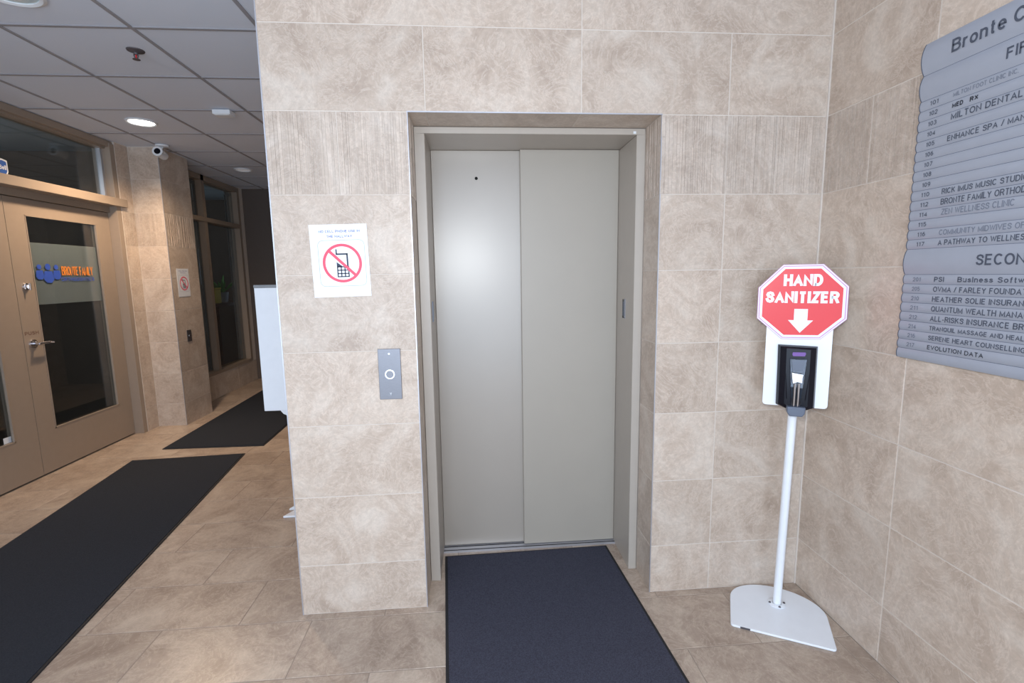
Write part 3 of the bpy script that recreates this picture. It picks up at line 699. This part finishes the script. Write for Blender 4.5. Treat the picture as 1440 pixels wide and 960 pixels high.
# office beyond the glazing
bm = bmesh.new(); bx(bm, -6.0, -5.85, YF, 6.0, 0, CH+0.1); bx(bm, -5.85, -2.525, -1.0, -0.9, 0, CH); bx(bm, -5.85, -2.525, 6.0, 6.1, 0, CH); bx(bm, -5.85, -2.525, 3.05, 3.15, 0, CH)
struct(obj('wall_office', bm, OFFW))
bm = bmesh.new(); bx(bm, -5.85, -2.525, -0.9, 6.0, CH-0.01, CH+0.01); struct(obj('ceiling_office', bm, OFFC))
bm = bmesh.new(); bx(bm, -5.85, -2.525, -0.9, 6.0, -0.001, 0.004); struct(obj('floor_office', bm, OFFF))
light('office_fill', 'POINT', (-3.6, 1.6, 2.3), 22, (0.85, 0.93, 1.0), shadow_soft_size=0.3)  # added fill without a fitting, brightens the office behind the door glass
t = thing('reception_desk', 'dark wooden reception desk inside the office behind the double door', 'desk', (-4.3, 1.9, 0.004))
box('desk_top', DESKW, t, -0.35, 0.35, -0.9, 0.9, 1.02, 1.06, 0.004); box('desk_panel', DESKW, t, -0.25, 0.28, -0.85, 0.85, 0, 1.02)
for k in range(3): box('trim_band', DOORP, t, 0.281, 0.286, -0.84, 0.84, 0.2+0.3*k, 0.215+0.3*k)

# storefront 1 frame
DX = -2.45                 # plane of the door faces
DY0, DYM, DY1 = 0.722, 1.7265, 2.705
fr = strempty('trim_5')
bm = bmesh.new()
bx(bm, -2.52, -2.372, DY1+0.003, 2.7625, 0, 2.62); bx(bm, -2.52, -2.372, 0.602, DY0-0.003, 0, 2.62)
bevel(bm, 0.002, 1); obj('jamb', bm, DOORP, fr)
bm = bmesh.new(); bx(bm, -2.52, -2.382, 0.60, 2.7625, 2.588, CH-0.0005); bevel(bm, 0.002, 1); obj('head_rail', bm, DOORP, fr)
bm = bmesh.new(); bx(bm, -2.50, -2.41, 0.60, 2.755, 2.572, 2.588); obj('head_stop', bm, DOORP, fr)
bm = bmesh.new(); bx(bm, -2.52, -2.333, 0.60, 2.80, 2.082, 2.150); bevel(bm, 0.002, 1); obj('transom_bar', bm, DOORP, fr)
bm = bmesh.new(); bx(bm, -2.52, -2.43, 0.725, 2.755, 2.030, 2.082); obj('door_head', bm, DOORP, fr)
bm = bmesh.new(); bx(bm, -2.475, -2.438, 2.685, 2.707, 2.15, 2.588); obj('glazing_bead', bm, ALU, fr)
bm = bmesh.new(); bx(bm, -2.47, -2.462, 0.61, 2.70, 2.15, 2.588); w1 = struct(obj('window_1', bm, PGLASS))
# door leaves
def leaf(n, y0, y1, gy0, gy1, label):
    d = strempty('door_%d' % n, (DX, (y0+y1)/2, 0)); d['label'] = label
    bm = bmesh.new(); X0, X1 = DX-0.045, DX
    bx(bm, X0, X1, y0, gy0, 0.012, 2.025); bx(bm, X0, X1, gy1, y1, 0.012, 2.025); bx(bm, X0, X1, gy0, gy1, 0.012, 0.322); bx(bm, X0, X1, gy0, gy1, 1.912, 2.025)
    loc(obj('leaf_frame', bm, DOORP, d), d)
    bm = bmesh.new()
    for a, b, c, f in ((gy0, gy0+0.008, 0.322, 1.912), (gy1-0.008, gy1, 0.322, 1.912), (gy0, gy1, 0.322, 0.330), (gy0, gy1, 1.904, 1.912)): bx(bm, X1-0.012, X1+0.003, a, b, c, f)
    loc(obj('glazing_bead', bm, DOORP, d), d)
    bm = bmesh.new(); bx(bm, DX-0.026, DX-0.020, gy0, gy1, 0.322, 1.912); loc(obj('pane', bm, PGLASS, d), d)
    bm = bmesh.new(); bx(bm, DX-0.0285, DX-0.0265, gy0+0.001, gy1-0.001, 1.262, 1.720); loc(obj('frosted_band', bm, FROST, d), d)
    return d
d2 = leaf(2, DYM+0.002, DY1, 1.877, 2.548, 'beige glazed office door leaf with lever handle, the right one of the pair')
d3 = leaf(3, DY0, DYM-0.002, 0.885, 1.550, 'beige glazed office door leaf, left of the pair at the picture edge')
# vinyl sign on the glass of door 2
xg = DX-0.0194
def P3(y, z): return (xg, y, z)
vs2 = lettering('lettering', 'BRONTE FAMILY', ORANGE, d2, (xg-d2.location.x, 2.157-d2.location.y, 1.480), (0, 1, 0), (0, 0, 1), height=0.070, width=0.315, bold=0.04, thick=0.0005)
lettering('lettering', 'ORTHODONTICS', BLUEV, d2, (xg-d2.location.x, 2.143-d2.location.y, 1.434), (0, 1, 0), (0, 0, 1), height=0.030, width=0.335, bold=0.03, thick=0.0005)
bm = bmesh.new()
def disc(cy, cz, r, n=16):
    vsn = [bm.verts.new((0.0006, cy+r*math.cos(2*PI*i/n), cz+r*math.sin(2*PI*i/n))) for i in range(n)]; bm.faces.new(vsn)
def poly(pts_): bm.faces.new([bm.verts.new((0.0006, a, b)) for a, b in pts_])
for cy, cz, s in ((-0.075, 0.0, 0.9), (-0.0, -0.012, 1.15), (0.075, 0.0, 0.9)):
    disc(cy, cz+0.052*s, 0.021*s)
    poly([(cy-0.030*s, cz+0.024*s), (cy+0.030*s, cz+0.024*s), (cy+0.040*s, cz-0.03*s), (cy+0.018*s, cz-0.052*s), (cy-0.018*s, cz-0.052*s), (cy-0.040*s, cz-0.03*s)])
o = obj('figures_print', bm, BLUEV, d2); o.location = (xg-d2.location.x, 2.035-d2.location.y, 1.495)
# lever handle, thumb turn, PUSH lettering
hx = DX
hd = bpy.data.objects.new('door_handle', None); 
bm = bmesh.new(); ly, lz = 1.795, 0.985
tube(bm, (0.0, ly, lz), (0.010, ly, lz), 0.033, 0.031, 28); tube(bm, (0.010, ly, lz), (0.050, ly, lz), 0.012, 0.011, 16)
h1 = loc(obj('lever_handle', bm, CHROME, d2, True), d2); h1.location = (0, -d2.location.y, 0)
bm = bmesh.new(); tube(bm, (0.048, ly-0.008, lz), (0.052, ly+0.075, lz+0.002), 0.0105, 0.009, 16); tube(bm, (0.052, ly+0.075, lz+0.002), (0.045, ly+0.118, lz-0.004), 0.009, 0.007, 16)
obj('lever', bm, CHROME, h1, True)
bm = bmesh.new(); tube(bm, (0, 1.805, 1.398), (0.012, 1.805, 1.398), 0.027, 0.024, 24); tube(bm, (0.012, 1.805, 1.398), (0.02, 1.805, 1.398), 0.015, 0.013, 20)
h2 = obj('deadbolt', bm, CHROME, d2, True); h2.location = (0, -d2.location.y, 0)
bm = bmesh.new(); bx(bm, 0.02, 0.036, 1.800, 1.810, 1.372, 1.424); bevel(bm, 0.002, 1); obj('thumb_turn', bm, CHROME, h2)
lettering('lettering', 'PUSH', PUSHI, d2, (0.0002, 1.742-d2.location.y, 1.050), (0, 1, 0), (0, 0, 1), height=0.026, width=0.112, bold=0.02, thick=0.0004)
# closer on the inside of the right leaf
bm = bmesh.new(); bx(bm, -0.13, -0.05, 2.18, 2.46, 1.93, 1.99); bevel(bm, 0.006, 2); c_ = obj('door_closer', bm, BLACKP, d2); c_.location = (0, -d2.location.y, 0)
# small sticker on the left pane
tag(box('door_sticker', PAPER, None, DX-0.0194, DX-0.0189, 1.488, 1.545, 0.330, 0.372), 'small white sticker at the foot of the left door glass', 'sticker')
# shield badge standing on the transom bar
t = thing('shield_badge', 'blue and white shield badge on the transom glass above the doors', 'badge', (-2.455, 1.768, 2.151), 0)
sh = [(-0.040, 0.118), (0.0, 0.125), (0.040, 0.118), (0.040, 0.040), (0.025, 0.014), (0.0, 0.0), (-0.025, 0.014), (-0.040, 0.040)]
bm = bmesh.new()
a = [bm.verts.new((0.0, y_, z_)) for y_, z_ in sh]; b = [bm.verts.new((0.003, y_, z_)) for y_, z_ in sh]
bm.faces.new(b); bm.faces.new(list(reversed(a)))
for i in range(8): bm.faces.new((a[i], a[(i+1) % 8], b[(i+1) % 8], b[i]))
obj('shield_plate', bm, WPLAST, t)
bm = bmesh.new(); bm.faces.new([bm.verts.new((0.0033, y_*0.8, 0.062+(z_-0.062)*0.82)) for y_, z_ in sh]); obj('shield_print', bm, BADGE, t)
lettering('lettering', 'Bell', WPLAST, t, (0.0035, -0.025, 0.052), (0, 1, 0), (0, 0, 1), height=0.030, width=0.052, bold=0.04, thick=0.0004)

# storefront 2: window_2 beyond the column
X2 = -2.372
w2 = strempty('window_2')
bm = bmesh.new()
bx(bm, -2.50, X2, CY1, 3.46, 0.285, CH-0.001); obj('window_jamb', bm, DOORP, w2)
bm = bmesh.new(); bx(bm, -2.50, X2, 5.0, 5.06, 0.285, CH-0.001); obj('window_jamb', bm, DOORP, w2)
bm = bmesh.new(); bx(bm, -2.452, X2, 4.135, 4.195, 0.285, CH-0.001); obj('mullion', bm, DOORP, w2)
bm = bmesh.new(); bx(bm, -2.50, X2, 3.46, 5.0, 2.58, CH-0.001); obj('window_head', bm, DOORP, w2)
bm = bmesh.new(); bx(bm, -2.50, X2+0.01, 3.46, 5.0, 2.105, 2.155); obj('transom_bar', bm, DOORP, w2)
bm = bmesh.new(); bx(bm, -2.50, X2+0.008, 3.46, 5.0, 0.285, 0.325); obj('window_sill', bm, DOORP, w2)
for a, b in ((3.46, 4.135), (4.195, 5.0)):
    for c, d in ((0.325, 2.105), (2.155, 2.58)):
        bm = bmesh.new(); bx(bm, -2.446, -2.440, a, b, c, d); obj('pane', bm, PGLASS, w2)
for a, b, lab in ((4.06, 4.26, 'left'), (4.87, 4.995, 'right')):
    t = thing('vertical_blind', 'grey vertical blind drawn to the side in the %s bay of the hall window' % ('nearer' if lab == 'left' else 'further'), 'blind', (-2.472, a, 0.33))
    n = 3
    for i in range(n):
        ww = (b-a)/n; bm = bmesh.new(); bx(bm, -0.006+0.006*(i % 2), -0.002+0.006*(i % 2), ww*i, ww*(i+1)-0.006, 0.0, 2.20); obj('blind_slat', bm, GREYM, t)
    bm = bmesh.new(); bx(bm, -0.012, 0.008, 0.0, b-a, 2.20, 2.24); obj('head_rail', bm, GREYM, t)
light('shop_fill', 'POINT', (-3.7, 4.6, 2.3), 12, (0.85, 0.93, 1.0), shadow_soft_size=0.3)  # unseen fill light, added so the goods behind the hall window show
t = thing('display_table', 'dark table behind the hall window with goods on it', 'table', (-2.90, 5.02, 0.004))
box('table_top', DESKW, t, -0.3, 0.3, -0.6, 0.8, 1.06, 1.10, 0.003)
for sx in (-0.26, 0.26):
    for sy in (-0.55, 0.75): box('leg', DESKW, t, sx-0.02, sx+0.02, sy-0.02, sy+0.02, 0, 1.06)
t = thing('yellow_bin', 'yellow box on the table behind the hall window', 'box', (-2.74, 4.89, 1.105))
bm = bmesh.new(); bx(bm, -0.06, 0.06, -0.085, 0.085, 0, 0.19); bevel(bm, 0.01, 2); obj('body', bm, YELLOW, t)
bm = bmesh.new(); bx(bm, -0.066, 0.066, -0.09, 0.09, 0.19, 0.21); bevel(bm, 0.006, 2); obj('lid', bm, YELLOW, t)
t = thing('potted_plant', 'small green plant beside the yellow box behind the window', 'plant', (-2.80, 5.25, 1.105))
bm = bmesh.new(); lathe(bm, [(0, 0), (0.06, 0), (0.08, 0.14), (0.07, 0.14), (0.06, 0.12), (0, 0.12)], 18); obj('pot', bm, GREYM, t, True)
bm = bmesh.new()
for i in range(26):
    a = random.uniform(0, 2*PI); el = random.uniform(0.3, 1.3); L_ = random.uniform(0.16, 0.36); el = max(el, 0.75)
    d = Vector((math.cos(a)*math.cos(el), math.sin(a)*math.cos(el), math.sin(el))); sd = d.cross(Vector((0, 0, 1))).normalized()*0.02
    p = Vector((0, 0, 0.12)); bm.faces.new([bm.verts.new(q) for q in (p, p+d*L_*0.5+sd, p+d*L_+Vector((0, 0, -0.03)), p+d*L_*0.5-sd)])
obj('foliage', bm, GREEN, t)
t = thing('wall_shelf', 'pale blue shelf unit on the office wall behind the hall window', 'shelf', (-4.6, 5.995, 1.35))
box('shelf_board', PBLUE, t, -1.2, 1.2, -0.3, 0, 0, 0.06); box('shelf_back', PBLUE, t, -1.2, 1.2, -0.02, 0, 0.06, 0.5); box('shelf_board', PBLUE, t, -1.2, 1.2, -0.3, 0, 0.5, 0.54)

# notice and switch plate on the column side
pn = phone_paper('paper_notice', 'small white paper notice with crossed-out phone on the side of the hall column', (CX+0.0014, 3.118, 1.402), PI/2, 0.0, 0.198, 0.275)
t = thing('switch_plate', 'steel switch plate low on the side of the hall column', 'switch', (CX+0.0012, 3.118, 0.872), 0)
bm = bmesh.new(); bx(bm, 0, 0.004, -0.037, 0.037, -0.058, 0.058); bevel(bm, 0.001, 1); obj('plate', bm, STEEL, t)
bm = bmesh.new(); tube(bm, (0.004, 0, 0.0), (0.009, 0, 0.0), 0.012, 0.011, 18); obj('button', bm, CHROME, t)

# security camera near the column top
t = thing('security_camera', 'white tilted spot camera under the ceiling at the column corner', 'security camera', (-2.02, 2.86, CH))
bm = bmesh.new(); lathe(bm, [(0, 0), (0.055, 0), (0.055, -0.012), (0.045, -0.018), (0, -0.018)], 24); obj('ceiling_plate', bm, WPLAST, t, True)
bm = bmesh.new(); tube(bm, (0, 0, -0.015), (-0.01, -0.01, -0.05), 0.011, 0.011, 12); obj('bracket_arm', bm, WPLAST, t, True)
dv = Vector((0.10, -0.98, 0.14)).normalized(); p = Vector((-0.015, -0.005, -0.075))
bm = bmesh.new(); tube(bm, p-dv*0.055, p+dv*0.04, 0.036, 0.040, 24); tube(bm, p+dv*0.04, p+dv*0.062, 0.040, 0.043, 24); obj('camera_body', bm, WPLAST, t, True)
bm = bmesh.new(); tube(bm, p+dv*0.062, p+dv*0.064, 0.026, 0.026, 20); obj('lens', bm, BLACKP, t)
# sprinkler
t = thing('fire_sprinkler', 'dark pendent fire sprinkler in the ceiling tile above the hall', 'sprinkler', (-1.0, 0.95, CH+0.005)); t.scale = (1.0, 1.0, 0.72)
bm = bmesh.new(); lathe(bm, [(0, 0), (0.042, 0), (0.04, -0.006), (0.022, -0.014), (0.012, -0.02), (0.010, -0.032), (0, -0.032)], 24); obj('escutcheon', bm, RUST, t, True)
bm = bmesh.new(); tube(bm, (-0.012, 0, -0.03), (-0.005, 0, -0.062), 0.003, n=8); tube(bm, (0.012, 0, -0.03), (0.005, 0, -0.062), 0.003, n=8); obj('yoke', bm, RUST, t)
bm = bmesh.new(); tube(bm, (0, 0, -0.030), (0, 0, -0.058), 0.0035, n=8); obj('bulb', bm, RED, t)
bm = bmesh.new(); lathe(bm, [(0, -0.062), (0.018, -0.062), (0.018, -0.065), (0, -0.065)], 16); obj('deflector', bm, RUST, t)
# small white ceiling sensor box
t = thing('ceiling_sensor', 'small white rectangular sensor box under the hall ceiling near the wall edge', 'sensor', (-1.015, 1.90, CH))
bm = bmesh.new(); bx(bm, -0.062, 0.062, -0.045, 0.045, -0.034, 0.0); bevel(bm, 0.006, 2); obj('housing', bm, WPLAST, t)
bm = bmesh.new(); bx(bm, -0.05, 0.05, -0.035, 0.035, -0.037, -0.034); obj('cover', bm, WPLAST, t)

# white sign stand standing behind the elevator wall corner
t = thing('sign_stand', 'white blank panel stand half hidden behind the left edge of the elevator wall', 'sign stand', (-0.235, 0.955, 0.0))
bm = bmesh.new(); bx(bm, -0.257, 0.215, -0.022, 0.0, 0.652, 1.390); bevel(bm, 0.003, 2); obj('panel', bm, WHITE, t)
bm = bmesh.new(); bx(bm, -0.259, 0.217, -0.024, 0.003, 1.378, 1.396); bevel(bm, 0.002, 1); obj('top_rail', bm, GREYM, t)
bm = bmesh.new(); prism(bm, [(-0.165, 0.652), (-0.150, 0.632), (-0.120, 0.616), (-0.08, 0.608), (0.05, 0.608), (0.09, 0.616), (0.12, 0.632), (0.135, 0.652)], -0.020, 0.0); obj('lower_bracket', bm, WPLAST, t)
bm = bmesh.new(); tube(bm, (0.0, 0.012, 0.02), (0.0, 0.012, 1.2), 0.014, n=20); obj('pole', bm, WHITE, t, True)
bm = bmesh.new(); prism(bm, [(-0.18, 0.001), (0.18, 0.001), (0.18, 0.008), (0.06, 0.075), (-0.06, 0.075), (-0.18, 0.008)], 0.026, 0.040); obj('foot_bar', bm, WHITE, t)
bm = bmesh.new(); slab(bm, [(-0.180, -0.075), (0.18, -0.075), (0.10, 0.09), (-0.09, 0.09)], 0.001, 0.014); bevel(bm, 0.003, 2); obj('base_plate', bm, WHITE, t)

# ---------------------------------------------------------------- recessed ceiling lights
def downlight(x, y, r, lens, label, energy=0, col=(1, 0.8, 0.58)):
    t = thing('recessed_ceiling_light', label, 'ceiling light', (x, y, CH+0.004))
    bm = bmesh.new(); lathe(bm, [(r, 0.0), (r*1.22, 0.0), (r*1.24, -0.006), (r*1.12, -0.011), (r, -0.006), (r, 0.0)], 36); obj('trim_ring', bm, WPLAST, t, True)
    bm = bmesh.new(); lathe(bm, [(0, -0.0045), (r*0.7, -0.004), (r, -0.0025), (r, 0.001), (0, 0.001)], 36); obj('lens', bm, lens, t, True)
    if energy:
        l = light('lamp', 'SPOT', (0, 0, -0.02), energy, col, spot_size=math.radians(150), spot_blend=0.7, shadow_soft_size=r*0.8); l.parent = t
downlight(-1.765, 2.187, 0.085, LAMP, 'brightly lit round recessed light over the hall', 160, (1, 0.74, 0.5))
downlight(-1.16, 0.40, 0.105, DIFF, 'unlit round recessed light at the top left picture corner')
downlight(-1.784, 3.90, 0.075, DIM, 'dim round recessed light far down the hall', 6)
